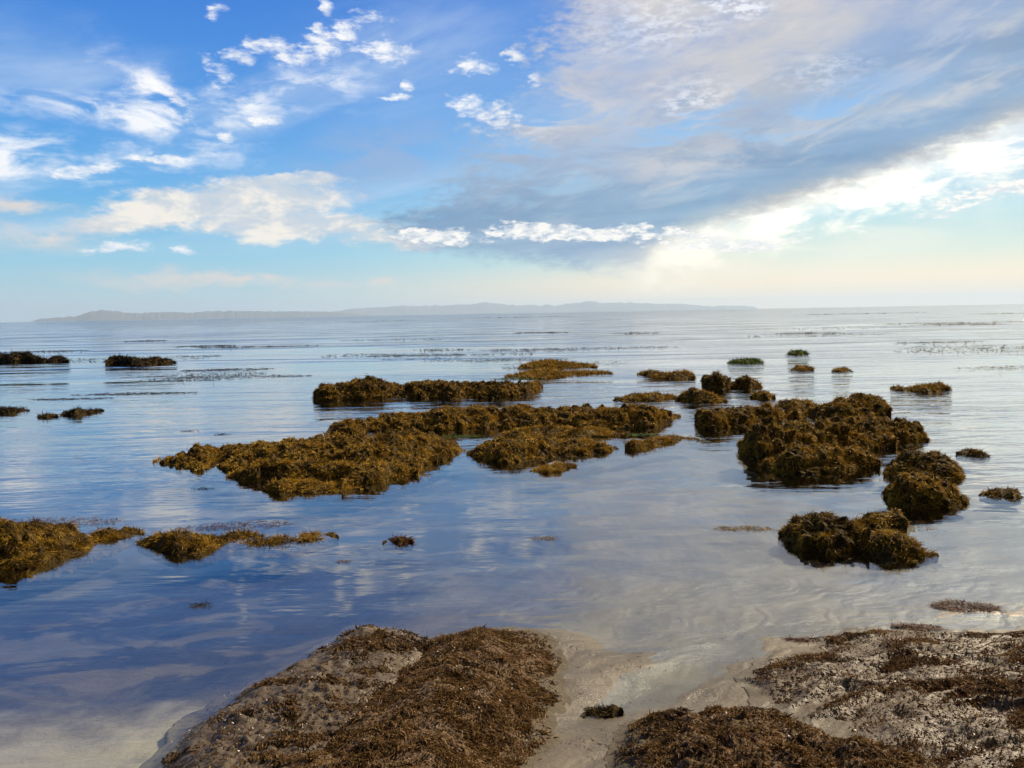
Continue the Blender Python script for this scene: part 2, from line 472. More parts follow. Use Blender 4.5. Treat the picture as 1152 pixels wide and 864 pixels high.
# flat shore rock dusted with sand
M_TURF, nt, out = new_mat('sandy_turf_rock')
P = geo_pos()
a = nz(vmul(P, (1.0, 1.6, 1.0)), 7, 6, 0.65, 0.4); b = nz(vmul(P, (1, 1.5, 1)), 55, 5, 0.65, 0.4); e = nz(P, 300, 2, 0.6)
col = mix(ss(0.42, 0.58, a * 0.5 + b * 0.5), (0.135, 0.092, 0.052), (0.085, 0.046, 0.018))
col = mix(ss(0.52, 0.64, b) * 0.8, col, (0.045, 0.026, 0.014))
col = mix(ss(0.60, 0.74, e) * 0.7, col, (0.30, 0.24, 0.19))
col = mix(ss(0.75, 0.25, attr('sandfree') + (a - 0.5) * 1.6), col, mix(ss(0.3, 0.7, nz(P, 3.0, 5, 0.6)), (0.084, 0.071, 0.049), (0.122, 0.102, 0.071)))
X.put(out.inputs[0], principled(Base_Color=col, Roughness=0.7, Specular_IOR_Level=0.15, Normal=bump(a + b * 0.6 + e * 0.15, 0.9, 0.012)))

M_FLAT, nt, out = new_mat('sand_film_rock')
P = geo_pos()
a = nz(vmul(P, (1.0, 2.0, 1.0)), 4.5, 6, 0.65, 0.6); b = nz(vmul(P, (1, 1.8, 1)), 40, 5, 0.65, 0.4); e = nz(P, 300, 2, 0.6)
col = mix(ss(0.50, 0.66, a * 0.55 + b * 0.45), (0.088, 0.066, 0.043), (0.052, 0.030, 0.014))
col = mix(ss(0.60, 0.70, b) * 0.6, col, (0.05, 0.032, 0.022))
col = mix(ss(0.62, 0.76, e) * 0.5, col, (0.20, 0.165, 0.13))
col = mix(ss(0.75, 0.25, attr('sandfree') + (a - 0.5) * 1.6), col, mix(ss(0.3, 0.7, nz(P, 3.0, 5, 0.6)), (0.084, 0.071, 0.049), (0.122, 0.102, 0.071)))
X.put(out.inputs[0], principled(Base_Color=col, Roughness=fmix(ss(0.4, 0.6, a), 0.36, 0.65), Specular_IOR_Level=0.3, Normal=bump(a + b * 0.5 + e * 0.12, 0.8, 0.012)))


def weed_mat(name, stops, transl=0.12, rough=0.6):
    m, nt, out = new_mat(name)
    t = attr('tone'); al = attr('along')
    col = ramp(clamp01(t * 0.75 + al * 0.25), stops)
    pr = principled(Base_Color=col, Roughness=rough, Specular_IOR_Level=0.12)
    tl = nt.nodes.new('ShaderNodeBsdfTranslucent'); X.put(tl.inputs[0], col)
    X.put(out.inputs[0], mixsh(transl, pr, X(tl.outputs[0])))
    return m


M_WEED = weed_mat('golden_brown_seaweed', [(0.0, (0.016, 0.009, 0.003)), (0.35, (0.055, 0.030, 0.005)), (0.55, (0.175, 0.100, 0.010)), (0.75, (0.38, 0.22, 0.018)), (1.0, (0.56, 0.36, 0.05))])
M_DARK = weed_mat('dark_seaweed', [(0.0, (0.008, 0.006, 0.004)), (0.5, (0.022, 0.016, 0.008)), (1.0, (0.06, 0.042, 0.016))])
M_GREEN = weed_mat('green_seaweed', [(0.0, (0.02, 0.03, 0.006)), (0.5, (0.06, 0.10, 0.012)), (1.0, (0.16, 0.22, 0.03))])
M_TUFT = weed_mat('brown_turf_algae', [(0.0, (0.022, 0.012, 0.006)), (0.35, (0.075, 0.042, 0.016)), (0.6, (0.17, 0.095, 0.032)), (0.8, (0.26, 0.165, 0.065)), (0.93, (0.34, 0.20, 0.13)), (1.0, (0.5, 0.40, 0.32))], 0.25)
M_RED = weed_mat('reddish_seaweed', [(0.0, (0.02, 0.008, 0.006)), (0.5, (0.085, 0.03, 0.018)), (1.0, (0.22, 0.10, 0.05))])

M_SHELL, nt, out = new_mat('bleached_shell')
t = attr('tone')
X.put(out.inputs[0], principled(Base_Color=ramp(t, [(0, (0.22, 0.14, 0.11)), (0.5, (0.36, 0.28, 0.24)), (1, (0.52, 0.47, 0.42))]), Roughness=0.5))

M_HILL, nt, out = new_mat('island_slopes')
P = geo_pos()
X.put(out.inputs[0], principled(Base_Color=mix(nz(P, 0.0006, 6, 0.6), (0.03, 0.035, 0.025), (0.07, 0.06, 0.04)), Roughness=0.95))

# ------------------------------------------------------------------ ground sheet
def axis(fine0, fine1, step, far0, far1, growth=1.12):
    a = list(np.arange(fine0, fine1 + 1e-6, step))
    s = step
    while a[-1] < far1: s *= growth; a.append(a[-1] + s)
    s = step; b = []
    q = fine0
    while q > far0: s *= growth; q -= s; b.append(q)
    return np.array(b[::-1] + a)


SEA = 44000.0
sh_x = [-6, -2.2, -1.5, -0.9, -0.3, 0.0, 0.35, 0.75, 1.2, 1.9, 2.6, 4, 8]
sh_y = [0.8, 1.2, 1.6, 2.6, 3.55, 3.70, 3.60, 3.42, 3.62, 3.80, 3.95, 4.2, 4.4]


def terrain(x, y):
    ys = np.interp(x, sh_x, sh_y)
    q = np.stack([x, y, np.zeros_like(x)], -1)
    d = y - ys
    z = np.where(d < 0, -0.045 * d, -0.42 * (1 - np.exp(-d * 0.055 / 0.42)))
    z = np.maximum(np.minimum(z, 0.10 + 0.02 * np.tanh(z)), -5)
    nearf = np.exp(-((y - 3.0) / 6.0) ** 2) * np.exp(-(x / 8.0) ** 2)
    # gentle swirls and ripples of the wet sand
    qq = np.stack([x * 1.6 + y * 0.5, y * 2.6 - x * 0.6, np.zeros_like(x)], -1)
    z = z + nearf * (0.016 * fbm(qq, 4) + 0.007 * (0.35 - np.abs(pn(qq * 1.7 + 4.4))))
    # flow lines left by water draining down the runnel
    al_ = x * 0.80 + y * 0.60 + 0.10 * fbm(q * 3.0 + 7, 2); ac_ = -x * 0.60 + y * 0.80 + 0.16 * fbm(q * 2.2 + 3, 3)
    fl = np.stack([al_ * 1.8, ac_ * 9.0, 0 * x], -1)
    z = z + nearf * (0.008 * (0.30 - np.abs(pn(fl))) + 0.005 * (0.3 - np.abs(pn(fl * 2.3 + 5))))
    # the runnel between the two weedy slabs and the sandy spit behind the left one
    g1 = ground(np.array(590.), np.array(850.)); g2 = ground(np.array(790.), np.array(745.))
    t = np.clip(((x - g1[0]) * (g2[0] - g1[0]) + (y - g1[1]) * (g2[1] - g1[1])) / ((g2 - g1) ** 2).sum(), -0.6, 1.2)
    dd = np.hypot(x - (g1[0] + t * (g2[0] - g1[0])), y - (g1[1] + t * (g2[1] - g1[1])))
    z = z - 0.030 * np.exp(-(dd / 0.13) ** 2) * nearf
    gs = ground(np.array(618.), np.array(722.))
    z = z + 0.045 * np.exp(-((x - gs[0]) / 0.24) ** 2 - ((y - gs[1]) / 0.16) ** 2)
    z = np.where(y > 14, z - (1 - np.exp(-(y - 14) / 60.0)) * 1.6, z)
    return z + 0.05 * fbm(q * 0.7, 3) * sstep(5, 9, y) * np.exp(-y / 80.0)


gx = axis(-1.6, 2.6, 0.011, -SEA, SEA, 1.085)
gy = axis(2.3, 4.6, 0.011, -SEA, SEA, 1.085)
GX, GY = np.meshgrid(gx, gy, indexing='ij')
GZ = terrain(GX, GY)
V = np.stack([GX, GY, GZ], -1).reshape(-1, 3)
o = link('seabed', mesh_from('seabed', V, gridfaces(len(gx), len(gy)), M_SAND))
tag(o, kind='structure')

wx_ = axis(-12, 12, 0.5, -SEA, SEA, 1.2)
wy_ = axis(-3, 25, 0.5, -SEA, SEA, 1.2)
WX, WY = np.meshgrid(wx_, wy_, indexing='ij')
V = np.stack([WX, WY, np.zeros_like(WX)], -1).reshape(-1, 3)
o = link('sea', mesh_from('sea', V, gridfaces(len(wx_), len(wy_)), M_WATER))
tag(o, kind='structure')


# ------------------------------------------------------------------ blades of weed
def blades(P0, N0, D0, length, width, tone, droop=0.5, seg=3, spread=0.5, down=0.5, curl=0.0, nrm=0.75, hang=0.0):
    """roots P0, surface normals N0; returns V, F, tone, along"""
    n = len(P0)
    lock = np.stack([pn(P0 * 7.0 + 3.1), pn(P0 * 7.0 + 41.7), pn(P0 * 7.0 + 77.3)], -1) * 1.6
    tng = np.array([0, 0, -1.0]) + N0 * N0[:, 2:3]
    d = N0 * nrm + hang * tng + lock + RNG.normal(0, spread, (n, 3)) + D0 + np.array([0, 0, -down]) * (1 - np.abs(N0[:, 2:3]))
    d /= np.maximum(np.linalg.norm(d, axis=1, keepdims=True), 1e-6)
    side = np.cross(d, RNG.normal(0, 1, (n, 3)))
    side /= np.maximum(np.linalg.norm(side, axis=1, keepdims=True), 1e-6)
    pts = []; p = P0 - N0 * 0.004
    L = length[:, None] / seg
    cv = RNG.normal(0, curl, (n, 3)) if curl else 0
    for s in range(seg + 1):
        wv = (width * (1.0 - 0.75 * (s / seg) ** 1.5))[:, None] * 0.5
        pts.append(p - side * wv); pts.append(p + side * wv)
        p = p + d * L
        d = d + np.array([0, 0, -droop]) * (0.6 + 0.8 * RNG.rand(n, 1)) + RNG.normal(0, 0.12, (n, 3)) + cv
        d /= np.maximum(np.linalg.norm(d, axis=1, keepdims=True), 1e-6)
    nv = 2 * (seg + 1)
    V = np.stack(pts, 1).reshape(-1, 3)
    base = (np.arange(n) * nv)[:, None, None]
    q = np.array([[2 * s, 2 * s + 1, 2 * s + 3, 2 * s + 2] for s in range(seg)])[None]
    F = (base + q).reshape(-1, 4)
    al = np.tile(np.repeat(np.arange(seg + 1) / seg, 2), n)
    return V, F, np.repeat(tone, nv), al


def sample_surface(G, count, maskf=None, zmin=0.0):
    """random points on a grid surface G (a,b,3) by area"""
    a, b, _ = G.shape
    NN = gridnormals(G)
    e1 = G[1:, :-1] - G[:-1, :-1]; e2 = G[:-1, 1:] - G[:-1, :-1]
    ar = np.linalg.norm(np.cross(e1, e2), axis=-1)
    cz = G[:-1, :-1, 2]
    ar = np.where(cz < zmin, 0, ar)
    if maskf is not None: ar = ar * maskf(G[:-1, :-1])
    ar = np.nan_to_num(ar)
    cdf = np.cumsum(ar.ravel()); tot = cdf[-1]
    if tot <= 0: return np.zeros((0, 3)), np.zeros((0, 3)), 0
    i = np.searchsorted(cdf, RNG.rand(count) * tot)
    i = np.minimum(i, len(cdf) - 1)
    ii, jj = np.unravel_index(i, ar.shape)
    u = RNG.rand(count, 1); v = RNG.rand(count, 1)
    P = G[ii, jj] + u * e1[ii, jj] + v * e2[ii, jj]
    return P, NN[ii, jj], tot


def surf_area(G, maskf=None, zmin=0.0):
    e1 = G[1:, :-1] - G[:-1, :-1]; e2 = G[:-1, 1:] - G[:-1, :-1]
    ar = np.linalg.norm(np.cross(e1, e2), axis=-1)
    ar = np.where(G[:-1, :-1, 2] < zmin, 0, ar)
    if maskf is not None: ar = ar * maskf(G[:-1, :-1])
    return np.nan_to_num(ar).sum()


# ------------------------------------------------------------------ rocks in the water
def loft(base, top, L, n_exp=2.05, lump=1.0, seed=0, res=1.3, ends=0.5, skew=0.78):
    bx, by = np.array(base, float).T
    tx, ty = np.array(top, float).T
    x0, x1 = min(bx[0], tx[0]), max(bx[-1], tx[-1])
    nc = int(np.clip((x1 - x0) / res, 26, 420))
    u = np.linspace(0, 1, nc); px = x0 + (x1 - x0) * u
    yb = np.interp(px, bx, by); yt = np.interp(px, tx, ty)
    yb = yb - 0.10 * (yb - yt)
    yt = np.minimum(yt, yb - 0.3)
    kk = np.array([1, 2, 3, 2, 1.]); kk /= kk.sum()
    pad = lambda v: np.convolve(np.pad(v, 2, mode='edge'), kk, 'valid')
    yb, yt = pad(yb), pad(yt)
    wob = np.stack([px * 0.035, px * 0 + seed, px * 0], -1)
    hp = np.clip((yb - yt) / 14.0, 0.15, 1)
    yb = yb + 2.0 * hp * fbm(wob, 2); yt = np.minimum(yt + 1.2 * hp * fbm(wob + 50, 2), yb - 0.3)
    Fp = ground(px, yb)
    dt = ray(px, yt)
    tanel = dt[:, 2] / np.hypot(dt[:, 0], dt[:, 1])
    rad = Fp / np.linalg.norm(Fp, axis=1, keepdims=True)
    dist = np.linalg.norm(Fp, axis=1)
    lf = np.maximum(1 - np.abs(2 * u - 1) ** 2.2, 0.0) ** ends
    lf = np.maximum(lf, 0.06)
    Lc = L * lf
    stepd = np.median(dist) / FPX * res
    M = int(np.clip((L + 0.8) / (stepd * 1.1), 18, 260))
    ph = np.linspace(0, math.pi, M)
    s = 0.5 - 0.5 * np.sign(np.cos(ph)) * np.abs(np.cos(ph)) ** (2 / n_exp)
    s = s ** skew
    q = np.sin(ph) ** (2 / n_exp)
    s_abs = Lc[:, None] * s[None, :]
    zn = EYE + (dist[:, None] + s_abs) * tanel[:, None]
    ok = (q[None, :] > 0.35)
    zt = np.where(ok, zn / np.maximum(q[None, :], 0.05), 1e9).min(1)
    zt = np.clip(zt, 0.008, 1.2)
    zt = pad(zt)
    z = zt[:, None] * q[None, :] - 0.0
    # skirt under the water, tucked inwards
    under = 0.16 * (1 - q ** 0.5)
    z = z - under[None, :] * np.minimum(1, 0.3 + 2.5 * zt[:, None])
    G = np.empty((nc, M, 3))
    G[..., 0] = Fp[:, None, 0] + rad[:, None, 0] * s_abs
    G[..., 1] = Fp[:, None, 1] + rad[:, None, 1] * s_abs
    G[..., 2] = z
    N = gridnormals(G)
    if N[..., 2].mean() < 0: N = -N
    sc_ = float(np.clip(zt.max() / 0.30, 0.25, 1.25)) * lump
    Q = G * np.array([1, 1, 1.1]) + seed * 7.7
    D = 0.10 * sc_ * (billow(Q * 2.0, 2) - 0.30) + 0.10 * sc_ * (billow(Q * 5.5, 2) - 0.28) + 0.07 * sc_ * (billow(Q * 12, 2) - 0.28) + 0.022 * fbm(Q * 19, 3) * min(1, sc_ * 1.4)
    D = D - 0.035 * sc_
    fade = sstep(0, 0.05, u) * sstep(0, 0.05, 1 - u)
    D = D * (0.25 + 0.75 * fade[:, None])
    G = G + N * D[..., None]
    return G, float(np.median(dist)), float(zt.max())


def orient(G):
    N = gridnormals(G)
    return G[:, ::-1] if N[..., 2].mean() < 0 else G


def weed_on(G, dist, parent, mat=None, dens=1.0, length=0.042, cname='seaweed', tone_shift=0.0, green=0.0, zmin=-0.005):
    mat = mat or M_WEED
    px_m = dist / FPX
    length = max(length, px_m * 3.8)
    width = max(0.0038, px_m * 0.6)
    area = surf_area(G, None, zmin)
    n = int(area * dens * 1.5 / (width * length * 0.42))
    n = int(np.clip(n, 150, 80000))
    P, N, tot = sample_surface(G, n, None, zmin)
    cl = 0.6 * fbm(P * 4.0 + 5, 2) + 0.75 * fbm(P * np.array([15, 15, 6]) + 5, 2)
    tone = np.clip(0.78 + 0.70 * cl + RNG.normal(0, 0.12, n) + tone_shift, 0, 1)
    Ls = length * (0.45 + 0.95 * RNG.rand(n)); Ws = width * (0.7 + 0.7 * RNG.rand(n))
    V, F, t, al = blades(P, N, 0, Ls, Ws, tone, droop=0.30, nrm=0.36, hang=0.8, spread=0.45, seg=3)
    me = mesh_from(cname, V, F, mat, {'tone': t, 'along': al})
    o = link(cname, me, parent)
    return o


def rock(name, label, cat, tiers, mat=None, rmat=None, group=None, dens=1.0, length=0.042, tone=0.0, lump=1.0, res=1.3):
    root = None
    for i, t in enumerate(tiers):
        base, top, L = t[0], t[1], t[2]
        kw = t[3] if len(t) > 3 else {}
        G, dist, h = loft(base, top, L, seed=RNG.randint(0, 40), lump=kw.get('lump', lump), n_exp=kw.get('n', 2.05), res=res, ends=kw.get('ends', 0.5), skew=0.78 if name == 'boulder' else 0.60)
        G = orient(G)
        org = G.reshape(-1, 3).mean(0); org[2] = 0
        me = mesh_from('rock', G.reshape(-1, 3), gridfaces(*G.shape[:2]), rmat or M_ROCK)
        if root is None:
            root = link(name, me); o = root
            tag(root, label, cat, group or 'weed-covered rocks in the shallows')
        else:
            o = link('ledge', me, root)
        weed_on(G, dist, o, kw.get('mat', mat), dens * kw.get('dens', 1.0), length, tone_shift=tone + kw.get('tone', 0.0))
    return root


# --- the middle reef
rock('rock_ledge', 'dark lumpy weed-covered ledge behind the central reef, left of the flat green rock', 'rock',
     [([(353, 450), (359, 453), (378, 454), (416, 452), (440, 450), (460, 449), (493, 452), (530, 451), (570, 450), (595, 446), (611, 437)],
       [(353, 449), (357, 438), (364, 433), (390, 429.5), (410, 424.5), (416, 424), (428, 427), (439, 430), (455, 435), (462, 432), (475, 429), (493, 428), (523, 430), (554, 430), (584, 431), (600, 428.5), (607, 430), (611, 435)], 1.5)], tone=-0.16)

rock('rock_ledge', 'long straight-backed ledge of golden weed, the rear of the central reef', 'rock',
     [([(365, 490), (380, 491), (440, 489), (500, 489), (560, 485), (600, 488), (700, 486), (735, 483), (748, 478), (766, 469)],
       [(365, 489), (370, 480), (380, 475), (392, 472), (420, 470), (440, 466.5), (456, 466), (477, 463), (496, 459), (521, 456), (543, 456), (562, 461), (574, 458), (596, 459), (627, 458), (659, 458), (690, 459), (709, 456), (731, 456), (749, 460), (756, 465), (766, 467)], 1.25),
      ([(556, 494), (600, 497), (660, 497), (705, 492)], [(556, 490), (580, 482), (620, 480), (670, 482), (705, 488)], 0.6, {'lump': 0.6})], tone=0.04)

rock('rock_slab', 'broad golden-brown slab with overhanging tiers, pointing left from the central reef', 'rock',
     [([(172, 522), (190, 529), (220, 536), (245, 533), (258, 538), (290, 542), (330, 545), (370, 547), (400, 548), (430, 544), (450, 540), (480, 530), (505, 519), (524, 509)],
       [(172, 520), (178, 516), (194, 511.6), (215, 508), (225, 503), (248, 502.5), (264, 499), (282, 498), (300, 496), (327, 495), (353, 493.4), (368, 491), (394, 490), (420, 490), (440, 490), (465, 487.5), (487, 489), (502, 493), (518, 502), (524, 507)], 1.9),
      ([(254, 539), (280, 544), (320, 547), (370, 548), (402, 545)], [(254, 536), (270, 527), (285, 520), (320, 517.5), (370, 519), (394, 521), (402, 530)], 0.55, {'lump': 0.8}),
      ([(296, 552), (315, 559), (340, 558), (375, 556), (405, 552)], [(296, 548), (305, 542), (325, 540), (360, 542), (390, 545), (405, 549)], 0.4, {'lump': 0.7, 'tone': -0.06}),
      ([(385, 553), (420, 549), (455, 541), (470, 536)], [(385, 540), (400, 524), (425, 518), (450, 519), (470, 528)], 0.5, {'lump': 0.8, 'tone': 0.08})], tone=0.06)

rock('rock_slab', 'shaggy mid-sized slab in front of the long ledge, right of the broad slab', 'rock',
     [([(525, 512), (534, 517), (545, 522), (558, 526), (577, 526), (596, 522), (615, 519), (643, 519), (665, 515), (687, 510), (695, 506)],
       [(525, 509), (534, 502), (549, 496), (565, 492.5), (581, 492.5), (612, 491.5), (627, 493), (659, 494), (677, 496), (690, 502), (695, 505)], 0.9),
      ([(596, 531), (615, 535), (630, 533), (648, 526)], [(596, 529), (610, 524), (630, 520.5), (648, 523)], 0.3, {'lump': 0.7})], tone=0.03)

rock('weedy_rock', 'low narrow rock trailing weed off the right tip of the long ledge', 'rock',
     [([(703, 506), (715, 509), (722, 507.5), (740, 503), (756, 500.5), (765, 497.5), (786, 495.5)],
       [(703, 500), (712, 494), (721, 496), (740, 491.5), (756, 488.5), (765, 491.5), (786, 494)], 0.45, {'lump': 0.7})], tone=0.06)

rock('flat_rock', 'flat two-tiered rock with bright green weed beyond the dark ledge', 'rock',
     [([(568, 425.5), (590, 428.5), (640, 428), (665, 425), (688, 421.5)], [(568, 424), (590, 418.5), (610, 416), (640, 417.5), (665, 417.5), (688, 420)], 2.6, {'lump': 0.5, 'tone': 0.0}),
      ([(584, 415), (620, 417.5), (671, 414)], [(584, 412), (600, 408), (615, 406.5), (640, 408), (671, 411.5)], 2.6, {'lump': 0.5})], tone=-0.05)
green_patches = [(590, 424, 1.3, 0.4), (480, 488, 0.3, 0.15), (722, 490, 0.25, 0.15)]

# --- scattered stones right of the reef
SG = 'weed-covered stones right of the central reef'
rock('weedy_rock', 'low double-humped weedy rock far out, right of the flat green rock', 'rock',
     [([(717, 422), (740, 427), (765, 429), (781, 426)], [(717, 420), (730, 416.5), (740, 418), (755, 420), (765, 417), (775, 418), (781, 422)], 1.2)])
rock('weedy_rock', 'long low dark rock lying behind the right end of the long ledge', 'rock',
     [([(690, 450.5), (706, 453), (730, 453.5), (750, 451), (762, 449)], [(690, 449.5), (700, 448), (706, 446), (712, 443), (735, 442.5), (745, 444), (762, 447)], 0.7)], tone=-0.1)
rock('weedy_rock', 'sloping two-lobed weedy rock left of the round dark boulder', 'rock',
     [([(760, 451), (785, 455), (805, 456), (817, 453.5)], [(760, 447), (770, 440), (780, 436.5), (790, 440), (800, 445), (817, 451)], 0.8)])
rock('boulder', 'tall round dark boulder, the highest of the small stones behind the right block', 'rock',
     [([(791, 437), (800, 442), (812, 443), (825, 437)], [(791, 431), (796, 425), (805, 421), (811, 420), (818, 424), (825, 432)], 0.6)], tone=-0.25)
rock('boulder', 'rounded dark boulder touching the right side of the tall round one', 'rock',
     [([(823, 437), (840, 440), (850, 439.5), (856, 436)], [(823, 430), (830, 425), (840, 424), (850, 427), (856, 433)], 0.6)], tone=-0.18)
rock('weedy_rock', 'small domed weedy stone in front of the paired round boulders', 'rock',
     [([(845, 448), (858, 452), (872, 448.5)], [(845, 445), (852, 440), (860, 438.6), (867, 442), (872, 447)], 0.45)])
rock('weedy_rock', 'thin isolated rock barely above the rippled sea at the far right', 'rock',
     [([(1002, 437.5), (1015, 441.5), (1040, 444), (1068, 439.5)], [(1002, 436), (1008, 433), (1020, 436), (1040, 433), (1055, 431.5), (1066, 433), (1068, 438)], 0.8)], tone=-0.05)
rock('weedy_rock', 'green-topped sliver of rock farthest out, right of centre', 'rock',
     [([(887, 399.5), (898, 400.5), (909, 399)], [(887, 398), (893, 395.5), (903, 395.5), (909, 398)], 1.6, {'mat': M_GREEN})])
rock('weedy_rock', 'long wafer-thin green weed bank beyond the boulders', 'rock',
     [([(819, 409.5), (840, 410.5), (858, 408.5)], [(819, 408), (830, 405), (845, 404.5), (858, 407)], 1.6, {'mat': M_GREEN, 'lump': 0.4})])
rock('weedy_rock', 'small brown stone in open water, left of a flatter one', 'rock',
     [([(890, 417.5), (903, 418.5), (915, 417)], [(890, 415), (897, 411.5), (907, 412), (915, 415)], 0.9)])
rock('weedy_rock', 'small flat brown stone in open water, right of a taller one', 'rock',
     [([(936, 418.5), (948, 419.5), (958, 418)], [(936, 417), (943, 414.5), (952, 414.5), (958, 417)], 0.9)])

# --- the right block
rock('rock_block', 'square dark-fronted rock at the left end of the right block', 'rock',
     [([(782, 473), (788, 486), (800, 488), (820, 486), (840, 483), (870, 478), (884, 472)], [(782, 466), (788.5, 460.7), (811, 458), (844, 458.6), (864, 457), (876.6, 460), (884, 468)], 0.9)], tone=-0.04)
rock('weedy_rock', 'low flat rock just left of the domed rock at the back of the right block', 'rock',
     [([(872, 459), (895, 463), (918, 461)], [(872, 456), (880, 451), (895, 449), (910, 450), (918, 455)], 0.7)], tone=-0.04)
rock('weedy_rock', 'small lump wedged between the square rock and the domed rock', 'rock',
     [([(878, 470), (893, 474), (907, 471)], [(878, 466), (888, 458), (898, 457), (907, 464)], 0.4)])
rock('domed_rock', 'smooth domed golden rock at the back of the right block', 'rock',
     [([(904, 467), (918, 474), (950, 476), (1002, 470)], [(904, 462), (921, 454.5), (941, 449), (964, 446.4), (987, 446.7), (997, 451.6), (1002, 460)], 1.1)], tone=0.03)
rock('rock_block', 'largest tiered mound of golden weed in the right block, its front overhanging still water', 'rock',
     [([(831, 507), (838, 517), (850, 526), (880, 530), (940, 520), (1000, 507), (1020, 504), (1044, 497)],
       [(831, 498), (840, 488), (852, 480), (869, 476), (886, 475.5), (906, 476), (924, 474.7), (958, 472), (993, 470), (1016, 470), (1030, 476), (1042, 489), (1044, 494)], 1.1),
      ([(928, 512), (960, 513), (1008, 505)], [(928, 495), (950, 488), (980, 486), (1000, 487), (1008, 494)], 0.5, {'lump': 0.7}),
      ([(855, 527), (866, 533), (880, 537), (910, 539), (945, 538), (965, 533), (990, 528)],
       [(855, 525), (863, 519), (878, 510), (889, 503.5), (906, 502), (935, 502.6), (958, 500.6), (981, 507), (990, 518)], 0.7, {'tone': 0.03})], tone=0.02)
rock('boulder', 'rounded weedy boulder behind the pointed one, right of the big tiered mound', 'rock',
     [([(994, 536), (1020, 545), (1060, 546), (1075, 543), (1083, 539)], [(994, 530), (1004, 516), (1019, 509), (1036, 507), (1050.6, 508), (1065, 516), (1076.5, 529), (1083, 537)], 0.75)], tone=-0.08)
rock('boulder', 'pointed boulder of curly weed standing in front of a rounded one', 'rock',
     [([(993, 558), (1003, 569), (1020, 577), (1040, 579), (1060, 576), (1075, 572), (1087, 568)], [(993, 554), (998.7, 542), (1010, 535), (1022, 528), (1039, 532), (1056, 541), (1071, 551), (1079, 562), (1087, 567)], 0.6)], tone=-0.02)
rock('weedy_rock', 'small bare dark rock in the ripples right of the rounded boulder', 'rock',
     [([(1076, 512), (1090, 514.5), (1105, 515.5), (1113, 514.5)], [(1076, 508), (1082, 505), (1088, 504), (1100, 506), (1108, 510), (1113, 513)], 0.3)], tone=-0.3)
rock('weedy_rock', 'small dark almond-shaped rock by the right edge, below the bare one', 'rock',
     [([(1102, 557.5), (1115, 562), (1135, 564.5), (1149, 560.5)], [(1102, 556), (1112, 550), (1130, 549), (1142, 552), (1149, 559)], 0.3)], tone=-0.25)
rock('boulder', 'black-fronted rounded boulder standing alone in the still pool, left half of the front trio', 'rock',
     [([(876, 604), (884, 614), (900, 624), (925, 629), (950, 628), (978, 622)], [(876, 598), (884, 590), (900, 583), (917, 578), (942, 580), (963, 586), (978, 594)], 0.5)], tone=-0.14)
rock('boulder', 'reddish-topped boulder sloping down to a point at the right of the front trio', 'rock',
     [([(952, 618), (975, 628), (1000, 635), (1022, 637), (1040, 632), (1056, 626)], [(952, 608), (970, 599), (991, 594), (1012, 599), (1033, 611), (1056, 625)], 0.42)], tone=-0.10)
rock('boulder', 'small golden boulder tucked behind the front pair in the pool', 'rock',
     [([(960, 592), (990, 597), (1020, 597)], [(960, 584.6), (970, 577), (991, 573), (1012, 573.4), (1020, 585)], 0.35)], tone=0.02)

# --- left side
rock('rock_slab', 'wide dark weedy slab cut by the left edge, sand washed over its back', 'rock',
     [([(-70, 650), (0, 650), (20, 651), (58, 643), (100, 631), (137, 614), (160, 602)], [(-70, 583), (0, 584), (40, 587), (70, 590), (110, 596), (160, 598)], 0.95, {'lump': 0.55}), ([(30, 648), (58, 641), (100, 628), (137, 613), (161, 602)], [(30, 647), (45, 615), (70, 603), (100, 600), (140, 599), (161, 599.5)], 0.6, {'lump': 0.3})], tone=-0.24)
rock('rock_slab', 'two-lobed dark slab in the blue pool, right of the edge slab', 'rock',
     [([(154, 613), (175, 623), (200, 631), (218, 633), (240, 627), (262, 620), (285, 624), (310, 626), (330, 623), (350, 617), (381, 606)], [(154, 610), (165, 604), (180, 600), (200, 598), (230, 601), (260, 603), (300, 601), (345, 602), (370, 601), (381, 602)], 0.55, {'lump': 0.6})], tone=-0.20)
rock('weedy_rock', 'fist-sized reddish weed tuft alone in the blue pool', 'rock',
     [([(431, 612), (448, 616), (464, 612)], [(431, 608), (440, 603), (452, 602), (464, 607)], 0.18)], mat=M_RED, length=0.04)
rock('weedy_rock', 'black knobbly rock far out at the left edge', 'rock',
     [([(-30, 407), (0, 408), (30, 408), (55, 407)], [(-30, 400), (0, 398.5), (10, 399.5), (22, 397), (32, 397.5), (42, 402), (55, 405)], 1.4)], mat=M_DARK, tone=-0.1)
rock('weedy_rock', 'small black round rock at the right end of the edge one, far out left', 'rock',
     [([(54, 407.5), (65, 408.5), (76, 407.5)], [(54, 404), (60, 401), (66, 400), (72, 402.5), (76, 405.5)], 1.0)], mat=M_DARK, tone=-0.1)
rock('weedy_rock', 'black lumpy rock far out in the left-hand shallows', 'rock',
     [([(120, 412), (150, 413), (175, 412.5), (197, 409)], [(120, 405), (127, 401.5), (131, 400.5), (137, 402), (143, 400.5), (152, 403), (165, 404.5), (172, 402.5), (180, 403.5), (190, 404), (197, 407)], 1.4)], mat=M_DARK, tone=-0.1)
rock('weedy_rock', 'low dark rock nearly awash beside the left edge', 'rock',
     [([(-20, 466), (10, 467), (33, 462)], [(-20, 460), (0, 459.5), (20, 459.5), (33, 461)], 0.6)], mat=M_DARK, tone=0.05)
rock('weedy_rock', 'dark rock with a low hump awash, right of the edge one', 'rock',
     [([(68, 468), (85, 469.5), (100, 467), (117, 462.5)], [(68, 465.5), (78, 461), (85, 459.5), (95, 461), (117, 461)], 0.5)], mat=M_DARK, tone=0.05)
